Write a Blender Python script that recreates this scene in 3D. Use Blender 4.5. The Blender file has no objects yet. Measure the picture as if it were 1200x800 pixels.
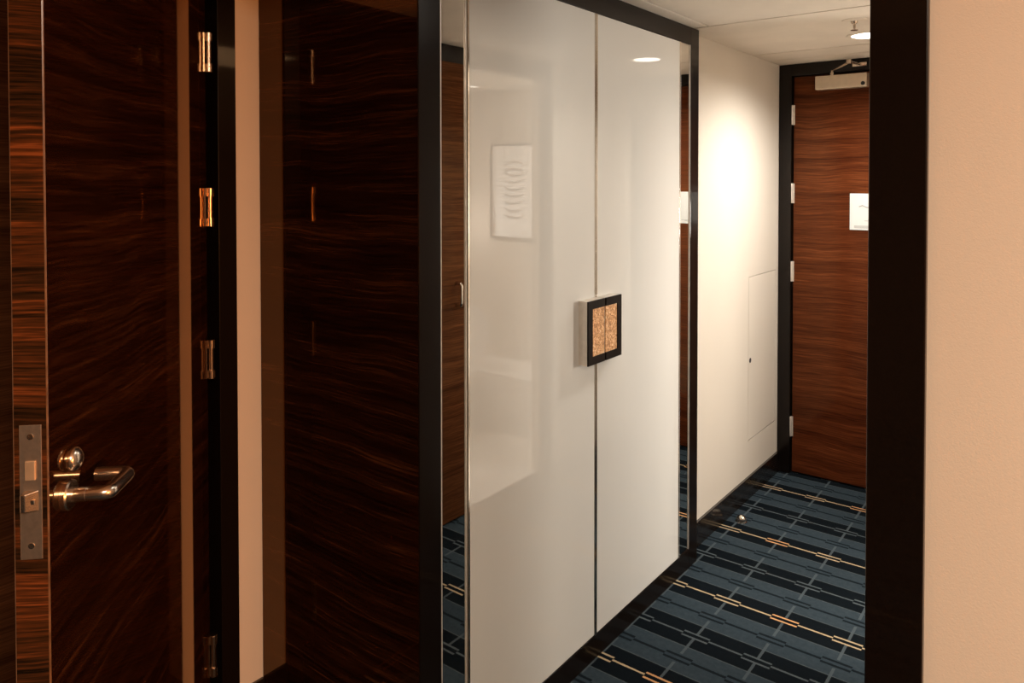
import bpy, bmesh, math
from mathutils import Vector, Matrix

sc = bpy.context.scene
COL = sc.collection
PI = math.pi
rad = math.radians

# ------------------------------------------------------------------ camera
cam_d = bpy.data.cameras.new('camera')
cam_d.sensor_fit = 'HORIZONTAL'
cam_d.sensor_width = 36.0
cam_d.lens = 872.0 / 1200.0 * 36.0
cam_d.shift_x = (600 - 623.24) / 1200.0
cam_d.shift_y = (226.53 - 400) / 1200.0
cam_d.clip_start = 0.02
cam = bpy.data.objects.new('camera', cam_d)
COL.objects.link(cam)
cam.location = (0, 0, 1.6)
cam.rotation_euler = (rad(90 - 1.063), 0, rad(36.909))
sc.camera = cam

# ------------------------------------------------------------------ world, lights, exposure
sc.view_settings.view_transform = 'Standard'
sc.view_settings.look = 'None'
sc.view_settings.exposure = 0.0
sc.view_settings.gamma = 1.0
sc.view_settings.use_curve_mapping = False
world = bpy.data.worlds.new('world')
sc.world = world
world.use_nodes = True
world.node_tree.nodes['Background'].inputs['Color'].default_value = (1.0, 0.8, 0.6, 1)
world.node_tree.nodes['Background'].inputs['Strength'].default_value = 0.02


def area_light(name, loc, rot, size, power, color, size_y=None, spread=180):
    d = bpy.data.lights.new(name, 'AREA')
    d.energy = power
    d.color = color
    d.size = size
    if size_y:
        d.shape = 'RECTANGLE'
        d.size_y = size_y
    d.spread = rad(spread)
    o = bpy.data.objects.new(name, d)
    o.location = loc
    o.rotation_euler = rot
    COL.objects.link(o)
    return o


def spot_light(name, loc, rot, power, color, cone, blend, radius):
    d = bpy.data.lights.new(name, 'SPOT')
    d.energy = power
    d.color = color
    d.spot_size = rad(cone)
    d.spot_blend = blend
    d.shadow_soft_size = radius
    o = bpy.data.objects.new(name, d)
    o.location = loc
    o.rotation_euler = rot
    COL.objects.link(o)
    return o


# the bedroom's warm ceiling lamp behind the camera, the bathroom's ceiling lamp and mirror lamp
area_light('bedroom_ceiling_lamp', (1.3, -0.5, 2.52), (0, 0, 0), 0.8, 102, (1.0, 0.82, 0.62))
area_light('bedside_lamp', (2.15, 0.85, 1.30), (0, rad(90), 0), 0.35, 60, (1.0, 0.32, 0.07))
area_light('bathroom_ceiling_lamp', (0.75, 2.9, 2.19), (0, 0, 0), 0.5, 52, (1.0, 0.93, 0.84))
area_light('near_corridor_downlight', (-0.62, 1.75, 2.212), (0, 0, 0), 0.14, 3.2, (1.0, 0.93, 0.83))
area_light('bathroom_mirror_lamp', (1.12, 3.80, 1.30), (rad(90), 0, rad(126)), 0.26, 30, (1.0, 0.93, 0.84))


# ------------------------------------------------------------------ node helpers
class NT:
    def __init__(self, name):
        self.m = bpy.data.materials.new(name)
        self.m.use_nodes = True
        self.t = self.m.node_tree
        self.b = self.t.nodes['Principled BSDF']
        self.co = None

    def n(self, kind, **kw):
        nd = self.t.nodes.new(kind)
        for k, v in kw.items():
            setattr(nd, k, v)
        return nd

    def link(self, a, b):
        self.t.links.new(a, b)

    def put(self, sock, v):
        if hasattr(v, 'is_output') or isinstance(v, bpy.types.NodeSocket):
            self.link(v, sock)
        else:
            sock.default_value = v

    def math(self, op, a, b=None, c=None, clamp=False):
        nd = self.n('ShaderNodeMath', operation=op)
        nd.use_clamp = clamp
        self.put(nd.inputs[0], a)
        if b is not None:
            self.put(nd.inputs[1], b)
        if c is not None:
            self.put(nd.inputs[2], c)
        return nd.outputs[0]

    def coords(self):
        if self.co is None:
            self.co = self.n('ShaderNodeTexCoord').outputs['Object']
        return self.co

    def mapped(self, scale, loc=(0, 0, 0), rot=(0, 0, 0)):
        mp = self.n('ShaderNodeMapping')
        self.link(self.coords(), mp.inputs['Vector'])
        mp.inputs['Scale'].default_value = scale
        mp.inputs['Location'].default_value = loc
        mp.inputs['Rotation'].default_value = rot
        return mp.outputs[0]

    def noise(self, vec, scale, detail=3, rough=0.5, dist=0.0):
        nd = self.n('ShaderNodeTexNoise')
        self.link(vec, nd.inputs['Vector'])
        nd.inputs['Scale'].default_value = scale
        nd.inputs['Detail'].default_value = detail
        nd.inputs['Roughness'].default_value = rough
        nd.inputs['Distortion'].default_value = dist
        return nd.outputs[0]

    def ramp(self, fac, stops):
        nd = self.n('ShaderNodeValToRGB')
        el = nd.color_ramp.elements
        while len(el) < len(stops):
            el.new(0.5)
        for e, (p, c) in zip(el, stops):
            e.position = p
            e.color = (*c, 1)
        self.link(fac, nd.inputs[0])
        return nd.outputs[0]

    def mix(self, fac, a, b, mode='MIX'):
        nd = self.n('ShaderNodeMix', data_type='RGBA', blend_type=mode)
        self.put(nd.inputs[0], fac)
        self.put(nd.inputs[6], (*a, 1) if isinstance(a, tuple) else a)
        self.put(nd.inputs[7], (*b, 1) if isinstance(b, tuple) else b)
        return nd.outputs[2]

    def bump(self, h, strength, dist=0.001):
        nd = self.n('ShaderNodeBump')
        nd.inputs['Strength'].default_value = strength
        nd.inputs['Distance'].default_value = dist
        self.link(h, nd.inputs['Height'])
        self.link(nd.outputs[0], self.b.inputs['Normal'])

    def set(self, **kw):
        for k, v in kw.items():
            self.put(self.b.inputs[k.replace('_', ' ')], (*v, 1) if isinstance(v, tuple) and len(v) == 3 else v)
        return self.m


# ------------------------------------------------------------------ materials
def plain(name, col, rough=0.5, metal=0.0, coat=0.0, noise_amt=0.06, noise_scale=40, coat_rough=0.03, spec=0.5):
    t = NT(name)
    f = t.noise(t.mapped((1, 1, 1)), noise_scale, 3)
    lo = tuple(c * (1 - noise_amt) for c in col)
    hi = tuple(min(1, c * (1 + noise_amt)) for c in col)
    t.set(Base_Color=t.ramp(f, [(0.35, lo), (0.65, hi)]), Roughness=rough, Metallic=metal)
    t.b.inputs['Coat Weight'].default_value = coat
    t.b.inputs['Coat Roughness'].default_value = coat_rough
    t.b.inputs['Specular IOR Level'].default_value = spec
    return t.m


def wall_paper(name, col):
    t = NT(name)
    weave = t.noise(t.mapped((1, 1, 1)), 420, 2, 0.6)
    big = t.noise(t.mapped((1, 1, 1)), 3, 2)
    lo = tuple(c * 0.95 for c in col)
    t.set(Base_Color=t.mix(big, lo, col), Roughness=0.65)
    t.b.inputs['Specular IOR Level'].default_value = 0.25
    t.bump(weave, 0.18, 0.0012)
    return t.m


def wood(name, cols, along, offset=(0, 0, 0), rough=0.4, coat=1.0, coat_rough=0.04, tilt=(0, 0, 0), fine=150, broad=30, ior=1.5, wobble=0.012, stops=(0.36, 0.49, 0.58, 0.68)):
    """Horizontal-grain veneer: streaks run along the given axis, lacquered."""
    t = NT(name)

    def sc3(v, a):
        s = [v, v, v]
        s[{'x': 0, 'y': 1}[along]] = a
        return tuple(s)
    wob = t.noise(t.mapped((1, 1, 1), offset), 2.2, 2)
    base = t.mapped(sc3(1.0, 0.03), offset, tilt)
    add = t.n('ShaderNodeVectorMath', operation='ADD')
    t.link(base, add.inputs[0])
    cmb = t.n('ShaderNodeCombineXYZ')
    t.link(t.math('MULTIPLY', t.math('SUBTRACT', wob, 0.5), 0.06), cmb.inputs[2])
    t.link(cmb.outputs[0], add.inputs[1])
    v = add.outputs[0]
    a = t.noise(v, broad, 4, 0.65)
    b = t.noise(v, fine, 3, 0.7)
    f = t.math('ADD', t.math('MULTIPLY', a, 0.52), t.math('MULTIPLY', b, 0.48))
    col = t.ramp(f, list(zip(stops, cols)))
    t.set(Base_Color=col, Roughness=rough)
    # amber varnish: a tinted gloss layer over the matt veneer
    t.b.inputs['Specular IOR Level'].default_value = 0.0
    gl = t.n('ShaderNodeBsdfGlossy')
    gl.inputs['Color'].default_value = (1.0, 0.66, 0.40, 1)
    gl.inputs['Roughness'].default_value = coat_rough
    fr = t.n('ShaderNodeFresnel')
    fr.inputs['IOR'].default_value = ior
    ms = t.n('ShaderNodeMixShader')
    t.link(t.math('MULTIPLY', fr.outputs[0], coat), ms.inputs[0])
    t.link(t.b.outputs[0], ms.inputs[1])
    t.link(gl.outputs[0], ms.inputs[2])
    out = [n for n in t.t.nodes if n.type == 'OUTPUT_MATERIAL'][0]
    t.link(ms.outputs[0], out.inputs['Surface'])
    return t.m


EBONY = [(0.0052, 0.0016, 0.0008), (0.018, 0.0052, 0.0020), (0.040, 0.0125, 0.0042), (0.115, 0.039, 0.013)]
EDGE = [(0.010, 0.006, 0.0028), (0.040, 0.017, 0.0068), (0.095, 0.030, 0.0095), (0.26, 0.075, 0.021)]
MAHOG = [(0.036, 0.0085, 0.0034), (0.078, 0.019, 0.0066), (0.115, 0.030, 0.010), (0.19, 0.058, 0.020)]
M = {}
M['wall'] = wall_paper('cream_wallpaper', (0.76, 0.685, 0.59))
M['ceiling'] = plain('ceiling_paint', (0.80, 0.715, 0.61), 0.8, noise_amt=0.03, noise_scale=6, spec=0.2)
M['groove'] = plain('groove_shadow_gap', (0.05, 0.035, 0.022), 0.9, spec=0.1)
M['ebony_panel'] = wood('ebony_veneer_panel', EBONY, 'x', (0.3, 0, 0.2), coat_rough=0.03, ior=1.55, wobble=0.008)
M['ebony_leaf'] = wood('ebony_veneer_leaf', EBONY, 'x', (1.7, 0, 0.6), coat_rough=0.035, ior=2.8, wobble=0.006)
M['ebony_edge'] = wood('ebony_veneer_edge', EDGE, 'y', (0.2, 0, 0.9), coat_rough=0.22, coat=0.6, broad=14, fine=170, wobble=0.0, stops=(0.40, 0.48, 0.545, 0.61))
M['arris'] = plain('veneer_arris_highlight', (0.17, 0.085, 0.04), 0.25, spec=0.6, noise_scale=30, noise_amt=0.3)  # paler than the veneer: lamp highlight along the leaf's edges put into the colour
M['mahogany'] = wood('entry_door_veneer', MAHOG, 'x', (0.9, 0, 0.1), rough=0.35, coat=0.4, coat_rough=0.12, broad=26, fine=210, wobble=0.010)
M['mahogany_y'] = wood('sliding_door_veneer', [(0.040, 0.013, 0.005), (0.085, 0.029, 0.011), (0.125, 0.045, 0.017), (0.19, 0.075, 0.03)], 'y', (0.1, 0.3, 0.4), rough=0.35, coat=0.4, coat_rough=0.12, broad=26, fine=210, wobble=0.010)
M['lacquer'] = plain('black_lacquer', (0.0065, 0.0037, 0.0024), 0.3, coat=0.3, coat_rough=0.04, noise_scale=300, noise_amt=0.2, spec=0.15)
M['handle_black'] = plain('black_enamel', (0.008, 0.0045, 0.003), 0.3, spec=0.12, noise_scale=300)
M['bedroom_wall'] = plain('dark_brown_wall_covering', (0.10, 0.062, 0.038), 0.7, spec=0.1)
M['baseboard'] = plain('black_baseboard', (0.012, 0.008, 0.006), 0.25, coat=0.5, coat_rough=0.1, noise_scale=300)
M['white_glass'] = plain('white_back_painted_glass', (0.69, 0.672, 0.63), 0.55, coat=1.0, coat_rough=0.0, noise_amt=0.01, noise_scale=3, spec=0.0)
M['white_glass'].node_tree.nodes['Principled BSDF'].inputs['Coat IOR'].default_value = 1.48
M['mirror'] = plain('mirror_silver', (0.80, 0.79, 0.76), 0.0, 1.0, noise_amt=0.0)
M['chrome'] = plain('polished_chrome', (0.80, 0.74, 0.66), 0.12, 1.0, noise_amt=0.03)
M['nickel'] = plain('brushed_nickel', (0.70, 0.60, 0.50), 0.24, 1.0, noise_amt=0.08, noise_scale=120)
M['nickel_dark'] = plain('satin_lock_plate', (0.66, 0.57, 0.48), 0.45, 1.0, noise_amt=0.06, noise_scale=120)
M['bolt'] = plain('satin_bolt_metal', (0.85, 0.66, 0.46), 0.5, 0.8, noise_amt=0.05)
M['handle_body'] = plain('satin_handle_metal', (0.80, 0.75, 0.68), 0.4, 0.5)
M['dark_gap'] = plain('dark_gap', (0.01, 0.008, 0.007), 0.8, spec=0.1)
M['closer'] = plain('beige_metal_cover', (0.72, 0.60, 0.46), 0.35, 0.7, noise_amt=0.03)
M['silver_paint'] = plain('pale_hinge_steel', (0.78, 0.72, 0.64), 0.35, 0.6)
M['paper'] = plain('white_card', (0.66, 0.655, 0.63), 0.6, noise_amt=0.01)
M['ink'] = plain('grey_print', (0.30, 0.29, 0.28), 0.7)
M['bath_wall'] = wall_paper('bathroom_wall_covering', (0.60, 0.53, 0.45))
M['marble'] = plain('pale_marble_floor', (0.78, 0.75, 0.70), 0.2, noise_scale=6, noise_amt=0.06)
M['porcelain'] = plain('white_porcelain', (0.86, 0.85, 0.83), 0.12, coat=0.5, noise_amt=0.0)
M['art_paper'] = plain('art_paper', (0.90, 0.89, 0.87), 0.6, noise_amt=0.02)
M['art_ink'] = plain('grey_wash', (0.28, 0.275, 0.27), 0.8, noise_amt=0.2)
M['art_frame'] = plain('pewter_frame', (0.10, 0.09, 0.08), 0.35, 0.3)
M['rubber'] = plain('dark_rubber', (0.02, 0.018, 0.016), 0.6)


def emission(name, col, strength):
    t = NT(name)
    t.set(Base_Color=col, Roughness=0.4)
    t.b.inputs['Emission Color'].default_value = (*col, 1)
    t.b.inputs['Emission Strength'].default_value = strength
    return t.m


M['lamp_lens'] = emission('lit_lamp_lens', (1.0, 0.93, 0.82), 9.0)


def gold_leaf():
    t = NT('crackled_gold_leaf')
    v = t.mapped((1, 1, 1))
    vo = t.n('ShaderNodeTexVoronoi')
    t.link(v, vo.inputs['Vector'])
    vo.inputs['Scale'].default_value = 190
    ns = t.noise(v, 105, 5, 0.72)
    t.set(Base_Color=t.ramp(ns, [(0.36, (0.38, 0.16, 0.055)), (0.5, (0.74, 0.39, 0.175)), (0.60, (0.95, 0.62, 0.34)), (0.66, (1.0, 0.9, 0.7))]), Roughness=0.36, Metallic=0.35)  # palest stops paint sparkling glints into the gold's colour
    t.bump(t.math('ADD', vo.outputs['Distance'], t.math('MULTIPLY', ns, 0.8)), 0.8, 0.003)
    return t.m


M['gold'] = gold_leaf()


def carpet():
    t = NT('blue_striped_carpet')
    sep = t.n('ShaderNodeSeparateXYZ')
    t.link(t.coords(), sep.inputs[0])
    x, y = sep.outputs[0], sep.outputs[1]
    m = t.math
    PY, PX = 0.5663, 0.2168

    def lt(a, b):
        return m('LESS_THAN', a, b)

    def gt(a, b):
        return m('GREATER_THAN', a, b)

    def mul(*a):
        r = a[0]
        for b in a[1:]:
            r = m('MULTIPLY', r, b)
        return r
    jit = m('MULTIPLY', m('SUBTRACT', t.noise(t.mapped((1, 1, 1)), 260, 1), 0.5), 0.004)
    yy = m('ADD', y, jit)
    xx = m('ADD', x, jit)
    qy = m('ADD', m('DIVIDE', m('SUBTRACT', yy, 2.1213), PY), 0.5)
    rowi = m('FLOOR', qy)
    a = m('ABSOLUTE', m('MULTIPLY', m('SUBTRACT', m('FRACT', qy), 0.5), PY))
    qx = m('ADD', m('DIVIDE', m('ADD', xx, 1.0885), PX), 0.5)
    coli = m('FLOOR', qx)
    au = m('ABSOLUTE', m('MULTIPLY', m('SUBTRACT', m('FRACT', qx), 0.5), PX))
    q = PY / 8
    light = mul(gt(a, q), lt(a, 3 * q))
    pair = lt(au, 0.048)
    single = m('SUBTRACT', 1.0, pair)

    def line(w, half):
        dbl = lt(m('ABSOLUTE', m('SUBTRACT', w, 0.0125)), half)
        sgl = lt(w, half)
        return m('ADD', mul(pair, dbl), mul(single, sgl), clamp=True)
    w_o = a
    w_g = m('SUBTRACT', PY / 2, a)
    w_d = m('ABSOLUTE', m('SUBTRACT', a, 2 * q))
    l_o, l_g, l_d = line(w_o, 0.0042), line(w_g, 0.0042), line(w_d, 0.0058)
    edge = m('ADD', lt(m('ABSOLUTE', m('SUBTRACT', a, q)), 0.0022), lt(m('ABSOLUTE', m('SUBTRACT', a, 3 * q)), 0.0022), clamp=True)
    lng = mul(lt(au, 0.0048), gt(w_d, 0.026), gt(w_o, 0.0155), gt(w_g, 0.0155))
    # every third pair of the gold rows is stronger, alternating with the row
    odd = m('FLOORED_MODULO', rowi, 2.0)
    sel = lt(m('ABSOLUTE', m('SUBTRACT', m('FLOORED_MODULO', m('SUBTRACT', coli, m('SUBTRACT', 1.0, odd) if False else odd), 3.0), 0.0)), 0.5)
    pile = t.noise(t.mapped((1, 1, 1)), 55, 4, 0.7)
    tuft = t.noise(t.mapped((1, 1, 1)), 700, 2, 0.7)
    lo = t.mix(pile, (0.019, 0.029, 0.037), (0.050, 0.069, 0.083))
    dk = t.mix(pile, (0.0036, 0.0056, 0.0076), (0.0070, 0.0100, 0.0128))
    c = t.mix(light, dk, lo)
    c = t.mix(mul(edge, 0.75), c, (0.085, 0.102, 0.110))
    c = t.mix(l_d, c, (0.0095, 0.0135, 0.0175))
    c = t.mix(mul(lng, 0.85), c, (0.078, 0.096, 0.106))
    c = t.mix(l_g, c, (0.085, 0.102, 0.110))
    gold = t.mix(mul(sel, pair), (0.46, 0.345, 0.21), (0.60, 0.32, 0.145))
    c = t.mix(l_o, c, gold)
    c = t.mix(0.35, c, t.ramp(tuft, [(0.3, (0.45, 0.45, 0.45)), (0.7, (1, 1, 1))]), 'MULTIPLY')
    t.set(Base_Color=c, Roughness=0.95)
    t.b.inputs['Specular IOR Level'].default_value = 0.03
    t.bump(tuft, 0.6, 0.003)
    return t.m


M['carpet'] = carpet()


# ------------------------------------------------------------------ mesh helpers
def add_box(bm, lo, hi, bevel=0.0, seg=2, mat=0):
    lo, hi = Vector(lo), Vector(hi)
    r = bmesh.ops.create_cube(bm, size=1.0)
    vs = r['verts']
    for v in vs:
        v.co = Vector(((lo.x + hi.x) / 2 + v.co.x * (hi.x - lo.x), (lo.y + hi.y) / 2 + v.co.y * (hi.y - lo.y), (lo.z + hi.z) / 2 + v.co.z * (hi.z - lo.z)))
    fs = set(f for v in vs for f in v.link_faces)
    for f in fs:
        f.material_index = mat
    if bevel > 0:
        es = list(set(e for v in vs for e in v.link_edges))
        rb = bmesh.ops.bevel(bm, geom=es, offset=bevel, segments=seg, profile=0.5, affect='EDGES')
        for f in rb['faces']:
            f.material_index = mat


def add_lathe(bm, profile, mat4, seg=40):
    """profile: (radius, height) points, spun round local z, then placed by mat4."""
    rings = []
    for r, h in profile:
        if r <= 1e-6:
            rings.append([bm.verts.new(mat4 @ Vector((0, 0, h)))])
        else:
            rings.append([bm.verts.new(mat4 @ Vector((r * math.cos(2 * PI * k / seg), r * math.sin(2 * PI * k / seg), h))) for k in range(seg)])
    for A, B in zip(rings, rings[1:]):
        for k in range(seg):
            k2 = (k + 1) % seg
            if len(A) == 1 and len(B) == 1:
                continue
            if len(A) == 1:
                bm.faces.new((A[0], B[k], B[k2]))
            elif len(B) == 1:
                bm.faces.new((A[k], A[k2], B[0]))
            else:
                bm.faces.new((A[k], A[k2], B[k2], B[k]))


def add_tube(bm, pts, radii, seg=20, squash=(1.0, 1.0), up=Vector((0, 0, 1))):
    """sweep an elliptical section along pts."""
    pts = [Vector(p) for p in pts]
    rings = []
    for i, p in enumerate(pts):
        d = (pts[min(i + 1, len(pts) - 1)] - pts[max(i - 1, 0)]).normalized()
        s = d.cross(up)
        if s.length < 1e-4:
            s = d.cross(Vector((1, 0, 0)))
        s.normalize()
        w = s.cross(d).normalized()
        r = radii[i] if isinstance(radii, (list, tuple)) else radii
        rings.append([bm.verts.new(p + s * r * squash[0] * math.cos(2 * PI * k / seg) + w * r * squash[1] * math.sin(2 * PI * k / seg)) for k in range(seg)])
    for A, B in zip(rings, rings[1:]):
        for k in range(seg):
            k2 = (k + 1) % seg
            bm.faces.new((A[k], A[k2], B[k2], B[k]))
    bm.faces.new(rings[0])
    bm.faces.new(list(reversed(rings[-1])))


def axis(loc, z):
    """matrix whose local z points along z, at loc."""
    return Matrix.Translation(Vector(loc)) @ Vector((0, 0, 1)).rotation_difference(Vector(z)).to_matrix().to_4x4()


def obj(name, bm, mats, parent=None, smooth=False, label=None):
    bmesh.ops.recalc_face_normals(bm, faces=bm.faces)
    me = bpy.data.meshes.new(name)
    bm.to_mesh(me)
    bm.free()
    for m in (mats if isinstance(mats, (list, tuple)) else [mats]):
        me.materials.append(m)
    if smooth:
        for p in me.polygons:
            p.use_smooth = True
        me.set_sharp_from_angle(angle=rad(35))
    o = bpy.data.objects.new(name, me)
    COL.objects.link(o)
    if parent:
        o.parent = parent
    if label:
        o['label'] = label
    return o


def boxes(name, specs, mats, parent=None, bevel=0.0, label=None, seg=2):
    bm = bmesh.new()
    for s in specs:
        add_box(bm, s[0], s[1], s[2] if len(s) > 2 else bevel, seg, s[3] if len(s) > 3 else 0)
    return obj(name, bm, mats, parent, label=label)


def lathe(name, profile, mat4, m, parent=None, seg=40, label=None):
    bm = bmesh.new()
    add_lathe(bm, profile, mat4, seg)
    return obj(name, bm, m, parent, True, label)


def thing(name, label, cat, loc=(0, 0, 0), rotz=0.0, group=None, kind=None):
    o = bpy.data.objects.new(name, None)
    o.empty_display_size = 0.1
    COL.objects.link(o)
    o.location = loc
    o.rotation_euler = (0, 0, rotz)
    tag(o, label, cat, group, kind)
    return o


def tag(o, label, cat, group=None, kind=None):
    o['label'] = label
    o['category'] = cat
    if group:
        o['group'] = group
    if kind:
        o['kind'] = kind
    return o


def struct(name, specs, m, label, cat, bevel=0.0):
    return tag(boxes(name, specs, m, bevel=bevel), label, cat, kind='structure')


# ------------------------------------------------------------------ key sizes (metres; x right of the camera, y down the corridor)
XW = -1.306      # face of the wardrobe
XL = -1.365      # left corridor wall
XR = -0.210      # right corridor wall
XN = -1.973      # wall at the back of the niche beside the wardrobe
YN = 1.281       # side panel of the wardrobe
YE = 4.06        # face of the entry door frame
ZC = 2.222       # ceiling

# ------------------------------------------------------------------ the setting
struct('floor', [((-2.4, -3.2, -0.1), (2.4, 4.5, 0.0))], M['carpet'], 'dark blue carpet with banded stripes and gold dashes', 'floor')
struct('floor_bathroom', [((-0.205, 1.72, -0.02), (1.70, 4.0, 0.006))], M['marble'], 'pale marble floor inside the bathroom doorway', 'floor')
g = 0.005
PXL, PY1, PY2, PY3 = -1.250, 2.860, 3.662, 3.893
struct('ceiling', [
    ((PXL + g, 0.9, ZC), (2.4, PY1 - g, ZC + 0.03)),
    ((-2.4, 0.9, ZC), (PXL - g, PY1 - g, ZC + 0.03)),
    ((-2.4, PY1 + g, ZC), (2.4, PY2 - g, ZC + 0.03)),
    ((-2.4, PY2 + g, ZC), (2.4, PY3 - g * 0.6, ZC + 0.03)),
    ((-2.4, PY3 + g * 0.6, ZC), (2.4, 4.5, ZC + 0.03)),
    ((-2.4, 0.9, ZC + 0.03), (2.4, 4.5, ZC + 0.1), 0, 1),
    ((-2.4, 0.8, ZC), (2.4, 0.9, 2.66)),
    ((-2.4, -3.2, 2.56), (2.4, 0.8, 2.66)),
], [M['ceiling'], M['groove']], 'cream painted corridor ceiling with thin panel seams', 'ceiling')
# left corridor wall, with the opening of the access panel left in it
AY0, AY1, AZ0, AZ1 = 3.625, 4.024, 0.284, 1.112
struct('wall_left', [
    ((XL - 0.1, 2.80, 0), (XL, AY0, ZC)),
    ((XL - 0.1, AY1, 0), (XL, 4.3, ZC)),
    ((XL - 0.1, AY0, 0), (XL, AY1, AZ0)),
    ((XL - 0.1, AY0, AZ1), (XL, AY1, ZC)),
], M['wall'], 'cream corridor wall washed by the downlight', 'wall')
struct('wall_end', [((-1.5, YE + 0.09, 0), (0.0, YE + 0.2, ZC)), ((-0.332, YE + 0.02, 0), (XR, YE + 0.09, ZC))], M['wall'], 'end wall of the corridor around the entry door', 'wall')
struct('wall_niche', [((XN - 0.25, 1.200, 0), (XN, 1.40, ZC)), ((XN - 0.25, -3.0, 0), (XN, 0.185, 2.56)), ((XN - 0.25, 0.185, 2.19), (XN, 1.2, 2.56))], M['wall'], 'narrow strip of cream wall between black door frame and dark panel', 'wall')
struct('wall_right', [((XR, 1.24, 0), (XR + 0.05, 2.62, ZC)), ((XR, 3.265, 0), (XR + 0.05, YE + 0.2, ZC)), ((XR, 2.62, 2.14), (XR + 0.05, 3.265, ZC))], M['wall'], 'right corridor wall around the bathroom doorway', 'wall')
struct('wall_bedroom', [((-0.176, 1.13, 0), (2.4, 1.24, ZC))], M['wall'], 'plain cream wall right of the black trim', 'wall')
struct('wall_back', [((-2.4, -3.1, 0), (2.4, -3.0, 2.56))], M['bedroom_wall'], 'bedroom wall behind the viewpoint', 'wall')
struct('wall_side', [((2.3, -3.0, 0), (2.4, 1.13, 2.56))], M['bedroom_wall'], 'bedroom side wall right of the viewpoint', 'wall')
struct('wall_bathroom', [((-0.16, 4.0, 0), (1.7, 4.1, ZC)), ((1.6, 1.7, 0), (1.7, 4.0, ZC)), ((-0.16, 1.62, 0), (1.7, 1.72, ZC))], M['bath_wall'], 'cream bathroom wall behind the framed picture', 'wall')
struct('trim_1', [((-0.2495, 1.118, 0), (-0.176, 1.26, ZC))], M['lacquer'], 'wide black lacquered corner trim beside the right cream wall', 'trim', 0.002)
struct('baseboard_left', [((XL, 2.9, 0), (XL + 0.014, YE, 0.108))], M['baseboard'], 'black baseboard under the cream corridor wall', 'baseboard', 0.002)
struct('baseboard_niche', [((XN, 1.2015, 0), (XN + 0.012, YN - 0.001, 0.109))], M['baseboard'], 'black baseboard at the foot of the narrow cream strip', 'baseboard', 0.002)
struct('trim_2', [((0.054, 3.62, 0.006), (1.6, 4.0, 0.37))], M['porcelain'], 'low white boxed ledge along the bathroom wall', 'ledge', 0.004)
struct('trim_3', [((-0.252, 1.75, 2.142), (-0.212, 3.335, 2.220)), ((-0.252, 3.265, 0), (-0.212, 3.335, 2.142))], M['lacquer'], 'black head trim above the sliding bathroom door', 'trim', 0.002)

# ------------------------------------------------------------------ entry door at the end
d1 = thing('door_1', 'reddish brown wooden entry door at the corridor end', 'door', (-0.85, YE + 0.04, 0), kind='structure')


def L1(x, y, z):
    return (x + 0.85, y - YE - 0.04, z)


def box1(*s):
    return [(L1(*a), L1(*b), *r) for a, b, *r in s]


boxes('door_frame', box1(((XL + 0.002, YE, 0), (-1.296, YE + 0.088, ZC - 0.002)), ((-0.402, YE, 0), (-0.333, YE + 0.088, ZC - 0.002)), ((-1.296, YE, 2.158), (-0.402, YE + 0.088, ZC - 0.002)),
                        ((-1.296, YE + 0.07, 0), (-1.280, YE + 0.088, 2.158))), M['lacquer'], d1, 0.002, 'black door frame')
boxes('door_leaf', box1(((-1.290, YE + 0.022, 0.008), (-0.405, YE + 0.066, 2.154))), M['mahogany'], d1, 0.002)
for z0, z1 in ((1.896, 2.002), (1.472, 1.578), (1.047, 1.156), (0.201, 0.309)):
    bm = bmesh.new()
    h = z1 - z0
    add_lathe(bm, [(0, 0), (0.006, 0), (0.0072, 0.003), (0.0072, h * .31), (0.0062, h * .32), (0.0072, h * .33), (0.0072, h * .66), (0.0062, h * .67), (0.0072, h * .68), (0.0072, h - 0.003), (0.006, h), (0, h)],
              Matrix.Translation(L1(-1.2975, YE + 0.010, z0)), 20)
    add_box(bm, L1(-1.296, YE + 0.018, z0), L1(-1.284, YE + 0.0215, z1))
    obj('hinge', bm, M['silver_paint'], d1, True, 'pale steel hinge')
cl = boxes('door_closer', box1(((-1.165, 4.030, 2.071), (-0.911, YE + 0.022, 2.142))), M['closer'], d1, 0.003, 'pale metal door closer box')
lathe('closer_valve', [(0, 0), (0.010, 0), (0.010, 0.002), (0.006, 0.0022), (0, 0.0015)], axis(L1(-0.929, 4.030, 2.089), (0, -1, 0)), M['rubber'], cl, 24, 'dark round valve cover')
bm = bmesh.new()
add_lathe(bm, [(0, 0), (0.011, 0), (0.011, 0.012), (0.007, 0.018), (0.007, 0.026), (0, 0.026)], Matrix.Translation(L1(-1.083, 4.046, 2.142)), 20)
add_tube(bm, [L1(-1.083, 4.046, 2.165), L1(-1.03, 3.985, 2.172), L1(-0.968, 3.91, 2.181)], [0.005, 0.008, 0.010], 12, (1.0, 0.45))
add_lathe(bm, [(0, -0.008), (0.012, -0.008), (0.012, 0.012), (0, 0.012)], Matrix.Translation(L1(-0.968, 3.91, 2.184)), 20)
add_tube(bm, [L1(-0.968, 3.91, 2.188), L1(-0.962, 3.98, 2.188), L1(-0.945, YE - 0.012, 2.188)], 0.006, 12)
add_box(bm, L1(-0.985, YE - 0.014, 2.178), L1(-0.915, YE, 2.198), 0.003)
obj('closer_arm', bm, M['nickel'], cl, True, 'jointed metal closer arm')

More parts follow.
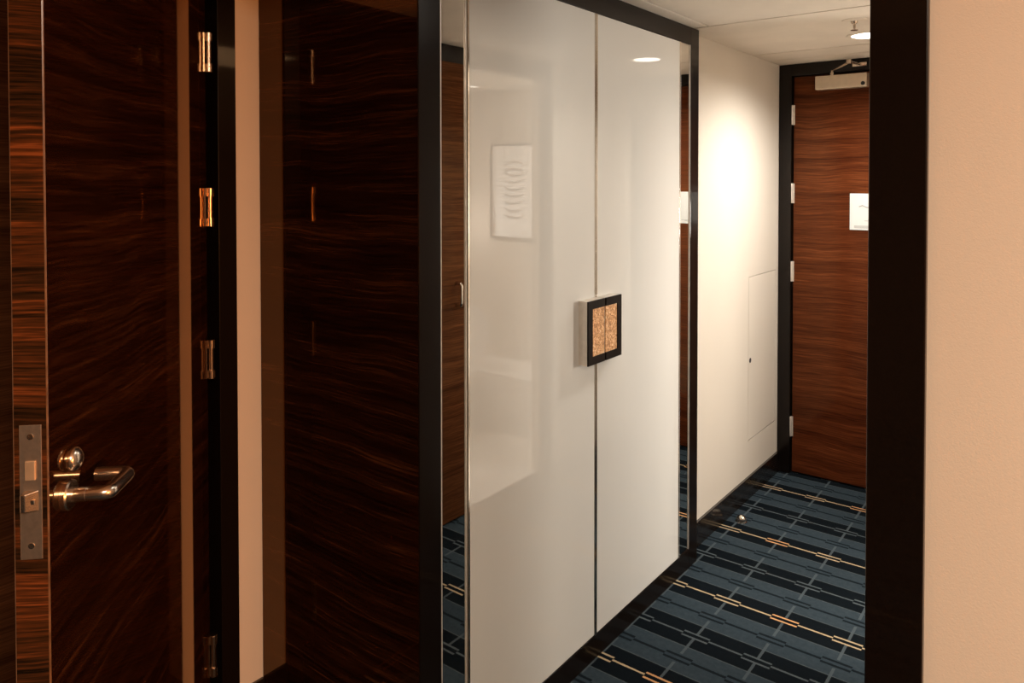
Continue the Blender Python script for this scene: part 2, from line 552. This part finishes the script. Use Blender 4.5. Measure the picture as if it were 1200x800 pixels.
t = thing('notice_card', 'white printed notice card fixed on the reddish entry door', 'notice', (-0.822, YE + 0.0215, 1.434))
boxes('card', [((-0.177, -0.003, -0.094), (0.177, 0, 0.094))], M['paper'], t, 0.0008)
bm = bmesh.new()
add_tube(bm, [(-0.132, -0.0034, 0.026), (-0.116, -0.0034, 0.034), (-0.096, -0.0034, 0.024), (-0.02, -0.0034, 0.012)], 0.0020, 8)
for z, x0, x1 in ((-0.040, -0.088, 0.01), (-0.047, -0.105, -0.02)):
    add_box(bm, (x0, -0.0036, z), (x1, -0.003, z + 0.0022))
for k in range(3):
    add_box(bm, (-0.155, -0.0036, -0.074 - k * 0.0048), (0.15 - 0.02 * k, -0.003, -0.0718 - k * 0.0048))
obj('printed_lines', bm, M['ink'], t, label='faint grey print')

# ------------------------------------------------------------------ wardrobe
WY = (1.281 + 2.894) / 2
w = thing('wardrobe', 'built-in wardrobe with glossy white glass doors in a black frame', 'wardrobe', (XW, WY, 0))


def LW(x, y, z):
    return (x - XW, y - WY, z)


def boxw(*s):
    return [(LW(*a), LW(*b), *r) for a, b, *r in s]


ZT, ZB = 2.148, 0.080
boxes('frame', boxw(((XW - 0.05, 1.2815, 0.0), (XW, 1.357, ZC - 0.003)), ((XW - 0.05, 2.817, 0.0), (XW, 2.894, ZC - 0.003)),
                    ((XW - 0.05, 1.357, ZT), (XW, 2.817, ZC - 0.003)), ((XW - 0.05, 1.357, 0.0), (XW, 2.817, ZB))), M['lacquer'], w, 0.0015, 'black lacquered frame')
boxes('side_panel', boxw(((XN + 0.002, YN, 0.0), (XW - 0.004, YN + 0.02, ZC - 0.003))), M['ebony_panel'], w, label='dark striped wood side panel')
boxes('carcass', boxw(((XN + 0.05, YN + 0.03, 0.02), (XW - 0.05, 2.79, ZC - 0.01)), ((XW - 0.06, 2.79, 0.02), (XW - 0.05, 2.89, ZC - 0.01))), M['dark_gap'], w)
for y0, y1 in ((1.3585, 1.4555), (2.7245, 2.8155)):
    mp = boxes('mirror_panel', boxw(((XW - 0.03, y0 + 0.003, ZB + 0.001), (XW - 0.004, y1 - 0.003, ZT - 0.001))), M['mirror'], w, 0.001, 'narrow mirror strip')
    boxes('mirror_edging', boxw(((XW - 0.03, y0, ZB + 0.0005), (XW - 0.001, y0 + 0.003, ZT - 0.0005)), ((XW - 0.03, y1 - 0.003, ZB + 0.0005), (XW - 0.001, y1, ZT - 0.0005))), M['handle_body'], mp, label='thin chrome edging')
PH = 0.038
for y0, y1, side in ((1.459, 2.0915, 1), (2.0945, 2.722, -1)):
    dm = boxes('door', boxw(((XW - 0.026, y0 + 0.0075, ZB + 0.003), (XW, y1 - 0.0075, ZT - 0.002))), M['white_glass'], w, 0.0012, 'glossy white glass door')
    boxes('door_edging', boxw(((XW - 0.026, y0, ZB + 0.003), (XW + 0.001, y0 + 0.0065, ZT - 0.002)), ((XW - 0.026, y1 - 0.0065, ZB + 0.003), (XW + 0.001, y1, ZT - 0.002))), M['chrome'], dm, 0.0008, 'chrome door edge')
    h0, h1 = (1.987, 2.0880) if side == 1 else (2.0962, 2.1955)
    hd = boxes('handle', boxw(((XW, h0, 1.006), (XW + PH - 0.005, h1, 1.212))), M['handle_body'], dm, 0.0008, 'square handle half with chrome body')
    bw = 0.0265
    za, zb = 1.006, 1.212
    X0, X1 = XW + PH - 0.005, XW + PH
    if side == 1:
        rim = [((X0, h0, za), (X1, h0 + bw, zb)), ((X0, h0 + bw, zb - bw), (X1, h1, zb)), ((X0, h0 + bw, za), (X1, h1, za + bw))]
        pl = ((X0 - 0.001, h0 + bw, za + bw), (X1 - 0.0025, h1, zb - bw))
    else:
        rim = [((X0, h1 - bw, za), (X1, h1, zb)), ((X0, h0, zb - bw), (X1, h1 - bw, zb)), ((X0, h0, za), (X1, h1 - bw, za + bw))]
        pl = ((X0 - 0.001, h0, za + bw), (X1 - 0.0025, h1 - bw, zb - bw))
    boxes('handle_rim', boxw(*rim), M['handle_black'], hd, label='black handle border')
    boxes('handle_inlay', boxw(pl), M['gold'], hd, label='crackled gold inlay')

# ------------------------------------------------------------------ access panel in the corridor wall
ap = thing('access_panel', 'flush cream access panel set low in the corridor wall', 'access panel', (XL, (AY0 + AY1) / 2, AZ0))
AW, AH = AY1 - AY0, AZ1 - AZ0
boxes('panel', [((-0.03, -AW / 2 + 0.004, 0.0035), (0.0, AW / 2 - 0.004, AH - 0.0035))], M['wall'], ap, 0.001)
lathe('lock', [(0, 0), (0.012, 0), (0.012, 0.0015), (0.009, 0.002), (0, 0.001)], axis((0, -AW / 2 + 0.027, 0.688 - AZ0), (1, 0, 0)), M['rubber'], ap, 24, 'dark round lock')

# ------------------------------------------------------------------ ceiling fittings
dl = thing('downlight', 'round recessed downlight glowing in the corridor ceiling', 'lamp', (-0.77, 3.44, ZC))
lathe('trim_ring', [(0.069, -0.001), (0.070, -0.004), (0.080, -0.005), (0.089, -0.003), (0.091, -0.0003), (0.091, 0.0)], Matrix.Identity(4), M['ceiling'], dl, 48, 'cream trim ring')
lathe('lens', [(0, -0.0035), (0.060, -0.0035), (0.0695, -0.002), (0.0695, 0.0)], Matrix.Identity(4), M['lamp_lens'], dl, 48, 'glowing white lens')
spot_light('downlight_beam', (-0.77, 3.44, ZC - 0.02), (0, 0, 0), 112, (1.0, 0.96, 0.895), 160, 1.0, 0.05)
sp = thing('sprinkler', 'small fire sprinkler hanging from ceiling in front of the downlight', 'sprinkler', (-0.745, 3.09, ZC))
lathe('escutcheon', [(0, -0.005), (0.020, -0.005), (0.045, -0.002), (0.047, 0.0)], Matrix.Identity(4), M['ceiling'], sp, 40)
lathe('body', [(0.013, -0.005), (0.011, -0.012), (0.006, -0.014), (0.005, -0.030), (0.0035, -0.036), (0.004, -0.038), (0, -0.038)], Matrix.Identity(4), M['nickel'], sp, 24)
lathe('deflector', [(0, -0.036), (0.014, -0.0375), (0.014, -0.039), (0, -0.039)], Matrix.Identity(4), M['nickel'], sp, 24)

# ------------------------------------------------------------------ door stop on the carpet
ds = thing('door_stop', 'small domed metal door stop on the carpet by the baseboard', 'door stop', (-1.29, 3.35, 0))
lathe('dome', [(0.026, 0.0), (0.026, 0.004), (0.022, 0.006), (0.021, 0.016), (0.016, 0.026), (0.008, 0.031), (0, 0.032)], Matrix.Identity(4), M['chrome'], ds, 32)
lathe('buffer', [(0.0215, 0.009), (0.0235, 0.011), (0.0235, 0.016), (0.0205, 0.018)], Matrix.Identity(4), M['rubber'], ds, 32, 'dark rubber ring')

# ------------------------------------------------------------------ connecting door on the left, standing open
jf = tag(boxes('trim_4', [((XN - 0.2, 1.145, 0), (XN + 0.010, 1.200, 2.18)), ((XN - 0.2, 0.185, 0), (XN + 0.010, 0.240, 2.18)), ((XN - 0.2, 0.24, 2.125), (XN + 0.010, 1.145, 2.18))], M['lacquer'], None, 0.0015), 'black frame of the connecting doorway at left', 'trim', kind='structure')
back = thing('door_2', 'second dark wooden door closed deep in the left doorway', 'door', (XN - 0.16, 0.69, 0), kind='structure')
boxes('door_leaf', [((-0.04, -0.448, 0.008), (0.0, 0.453, 2.122))], M['mahogany_y'], back, 0.002)

FX, FY = -1.343, 0.486            # the leaf's free arris
HX, HY = -1.961, 1.107            # the arris at the hinges
ux, uy = 0.705, -0.709
LEN = 0.876
TH = 0.053
ang = math.atan2(-uy, -ux)        # local +x runs from the free edge to the hinges
# local frame: origin at the free arris, +x towards the hinges, +y into the leaf's thickness
dr = thing('door_3', 'glossy dark striped wooden door standing open at the left', 'door', (FX, FY, 0), ang, kind='structure')
bm = bmesh.new()
add_box(bm, (0.0, 0.0, 0.008), (LEN, TH, 2.118), 0.0)
for f in bm.faces:
    if abs(f.normal.x) > 0.9:
        f.material_index = 1
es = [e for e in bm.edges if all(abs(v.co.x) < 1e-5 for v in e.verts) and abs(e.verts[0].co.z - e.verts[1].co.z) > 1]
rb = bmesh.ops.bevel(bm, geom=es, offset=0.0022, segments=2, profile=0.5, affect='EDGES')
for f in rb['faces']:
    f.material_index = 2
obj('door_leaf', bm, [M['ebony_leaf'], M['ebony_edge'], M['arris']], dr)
# lock plate on the free edge
lp = boxes('lock_plate', [((-0.0012, 0.0095, 0.987), (0.002, 0.0425, 1.205))], M['nickel_dark'], dr, 0.0006, 'satin metal lock plate')
boxes('dead_bolt', [((-0.004, 0.0185, 1.116), (0.001, 0.0335, 1.147))], M['bolt'], lp, 0.001, 'square lock bolt')
bm = bmesh.new()
vs = [bm.verts.new(p) for p in ((0, 0.013, 1.065), (0, 0.037, 1.065), (0, 0.037, 1.099), (0, 0.013, 1.099), (-0.013, 0.030, 1.068), (-0.013, 0.037, 1.068), (-0.013, 0.037, 1.096), (-0.013, 0.030, 1.096))]
for f in ((0, 1, 2, 3), (4, 5, 6, 7), (0, 1, 5, 4), (1, 2, 6, 5), (2, 3, 7, 6), (3, 0, 4, 7)):
    bm.faces.new([vs[k] for k in f])
bmesh.ops.bevel(bm, geom=list(bm.edges), offset=0.0012, segments=2, profile=0.5, affect='EDGES')
add_box(bm, (-0.008, 0.018, 1.078), (0, 0.034, 1.086), 0.001)
obj('latch_bolt', bm, M['nickel'], lp, label='bevelled spring latch')
for z in (1.186, 1.009):
    lathe('screw', [(0, 0.001), (0.0048, 0.0008), (0.0052, 0)], axis((-0.0012, 0.026, z), (-1, 0, 0)), M['nickel'], lp, 20)
# thumb turn and lever on the face (local -y side is the face)
th = lathe('thumb_turn', [(0.0175, 0.0), (0.0175, 0.003), (0.0208, 0.0035), (0.0212, 0.006), (0.0208, 0.0085), (0.018, 0.0125), (0.012, 0.0165), (0.006, 0.0185), (0, 0.019)], axis((0.075, 0, 1.120), (0, -1, 0)), M['nickel'], dr, 48, 'round brushed thumb turn')
hz = 1.066
hl = lathe('lever_handle', [(0.0255, 0.0), (0.0255, 0.008), (0.0235, 0.0105), (0.0, 0.0105)], axis((0.057, 0, hz), (0, -1, 0)), M['nickel'], dr, 48, 'return lever handle of brushed metal')
path = [(0.057, 0.0, hz), (0.057, -0.034, hz), (0.057, -0.0345, hz), (0.057, -0.056, hz)]
for k in range(1, 7):
    a = k * PI / 12
    path.append((0.057 + 0.012 * (1 - math.cos(a)), -0.056 - 0.012 * math.sin(a), hz))
path += [(0.09, -0.068, hz), (0.132, -0.068, hz)]
for k in range(1, 7):
    a = k * PI / 12
    path.append((0.132 + 0.014 * math.sin(a), -0.068 + 0.014 * (1 - math.cos(a)), hz))
path += [(0.146, -0.03, hz), (0.146, -0.012, hz)]
bm = bmesh.new()
rr = [0.0122, 0.0122, 0.0115, 0.0122] + [0.0122] * (len(path) - 4)
add_tube(bm, path, rr, 24)
obj('lever', bm, M['nickel'], hl, True)
# hinges at the far edge
for z0, z1 in ((1.896, 2.005), (1.470, 1.577), (1.047, 1.155), (0.209, 0.325)):
    h = z1 - z0
    R0 = 0.0095
    bm = bmesh.new()
    c = h * 0.215
    prof = [(0, 0), (R0 - 0.001, 0), (R0, 0.001), (R0, c), (R0 - 0.0035, c + 0.0005), (R0 - 0.0035, h - c - 0.0005), (R0, h - c), (R0, h - 0.001), (R0 - 0.001, h), (0, h)]
    add_lathe(bm, prof, Matrix.Translation((LEN - 0.002, -0.0105, z0)), 28)
    add_box(bm, (LEN - 0.012, -0.002, z0 + 0.001), (LEN + 0.004, 0.0, z1 - 0.001))
    obj('hinge', bm, M['nickel'], dr, True, 'polished steel hinge')

# ------------------------------------------------------------------ bathroom, seen as reflections in the wardrobe
sd = thing('door_4', 'wooden sliding bathroom door reflected in the left mirror strip', 'door', (-0.232, 2.18, 0), kind='structure')
boxes('door_leaf', [((-0.02, -0.44, 0.008), (0.018, 0.455, 2.142))], M['mahogany_y'], sd, 0.002)
bm = bmesh.new()
add_tube(bm, [(-0.02, 0.382, 1.012), (-0.05, 0.382, 1.014), (-0.056, 0.382, 1.024), (-0.056, 0.382, 1.105), (-0.05, 0.382, 1.115), (-0.02, 0.382, 1.117)], 0.008, 14, up=Vector((0, 1, 0)))
obj('handle', bm, M['chrome'], sd, True, 'chrome pull handle')

pc = thing('framed_picture', 'framed grey brushwork picture reflected in the left wardrobe door', 'picture', (0.54, 4.0, 1.52))
fw, fh = 0.20, 0.325
boxes('picture_frame', [((-fw, -0.025, -fh), (-fw + 0.012, 0, fh)), ((fw - 0.012, -0.025, -fh), (fw, 0, fh)), ((-fw + 0.012, -0.025, fh - 0.012), (fw - 0.012, 0, fh)), ((-fw + 0.012, -0.025, -fh), (fw - 0.012, 0, -fh + 0.012))], M['art_frame'], pc)
boxes('print', [((-fw + 0.012, -0.012, -fh + 0.012), (fw - 0.012, 0, fh - 0.012))], M['art_paper'], pc)
bm = bmesh.new()
for k in range(9):
    z = 0.20 - k * 0.048
    s = -1 if k < 2 else 1
    pts = [(-0.09 + 0.018 * j, -0.0125, z + s * 0.026 * (abs(j - 5) / 5.0) ** 2 + (0.003 * math.sin(k * 2.1 + j * 0.5))) for j in range(11)]
    add_tube(bm, pts, [0.003 + 0.005 * math.sin(PI * (j + 0.3) / 11) for j in range(11)], 8, (1.0, 0.1), up=Vector((0, 1, 0)))
obj('brush_strokes', bm, M['art_ink'], pc)

to = thing('toilet', 'white toilet reflected faintly in the left wardrobe door', 'toilet', (0.60, 3.62, 0.006))
bm = bmesh.new()
secs = [(0.00, 0.11, 0.20), (0.06, 0.105, 0.19), (0.18, 0.12, 0.21), (0.30, 0.165, 0.25), (0.38, 0.185, 0.27), (0.40, 0.185, 0.27), (0.40, 0.14, 0.21), (0.30, 0.10, 0.15), (0.22, 0.0, 0.0)]
rings = []
for z, a, b in secs:
    if a == 0:
        rings.append([bm.verts.new((0, -0.27, z))])
    else:
        rings.append([bm.verts.new((a * math.cos(2 * PI * k / 32), -0.275 + b * math.sin(2 * PI * k / 32), z)) for k in range(32)])
for A, B in zip(rings, rings[1:]):
    for k in range(32):
        k2 = (k + 1) % 32
        bm.faces.new((A[k], A[k2], B[k2], B[k]) if len(B) > 1 else (A[k], A[k2], B[0]))
bm.faces.new(rings[0])
obj('bowl', bm, M['porcelain'], to, True)
bm = bmesh.new()
A0 = [bm.verts.new((0.18 * math.cos(2 * PI * k / 40), -0.010, 0.59 + 0.19 * math.sin(2 * PI * k / 40))) for k in range(40)]
A1 = [bm.verts.new((0.18 * math.cos(2 * PI * k / 40), -0.030, 0.59 + 0.19 * math.sin(2 * PI * k / 40))) for k in range(40)]
for k in range(40):
    bm.faces.new((A0[k], A0[(k + 1) % 40], A1[(k + 1) % 40], A1[k]))
bm.faces.new(A0)
bm.faces.new(list(reversed(A1)))
obj('lid', bm, M['porcelain'], to, True)
bl = thing('bathroom_downlight', 'small downlight in the bathroom ceiling reflected in the left wardrobe door', 'lamp', (0.70, 3.74, ZC))
lathe('trim_ring', [(0.046, -0.001), (0.047, -0.004), (0.058, -0.003), (0.060, 0.0)], Matrix.Identity(4), M['ceiling'], bl, 40)
lathe('lens', [(0, -0.003), (0.040, -0.003), (0.0465, -0.002), (0.0465, 0.0)], Matrix.Identity(4), M['lamp_lens'], bl, 40)
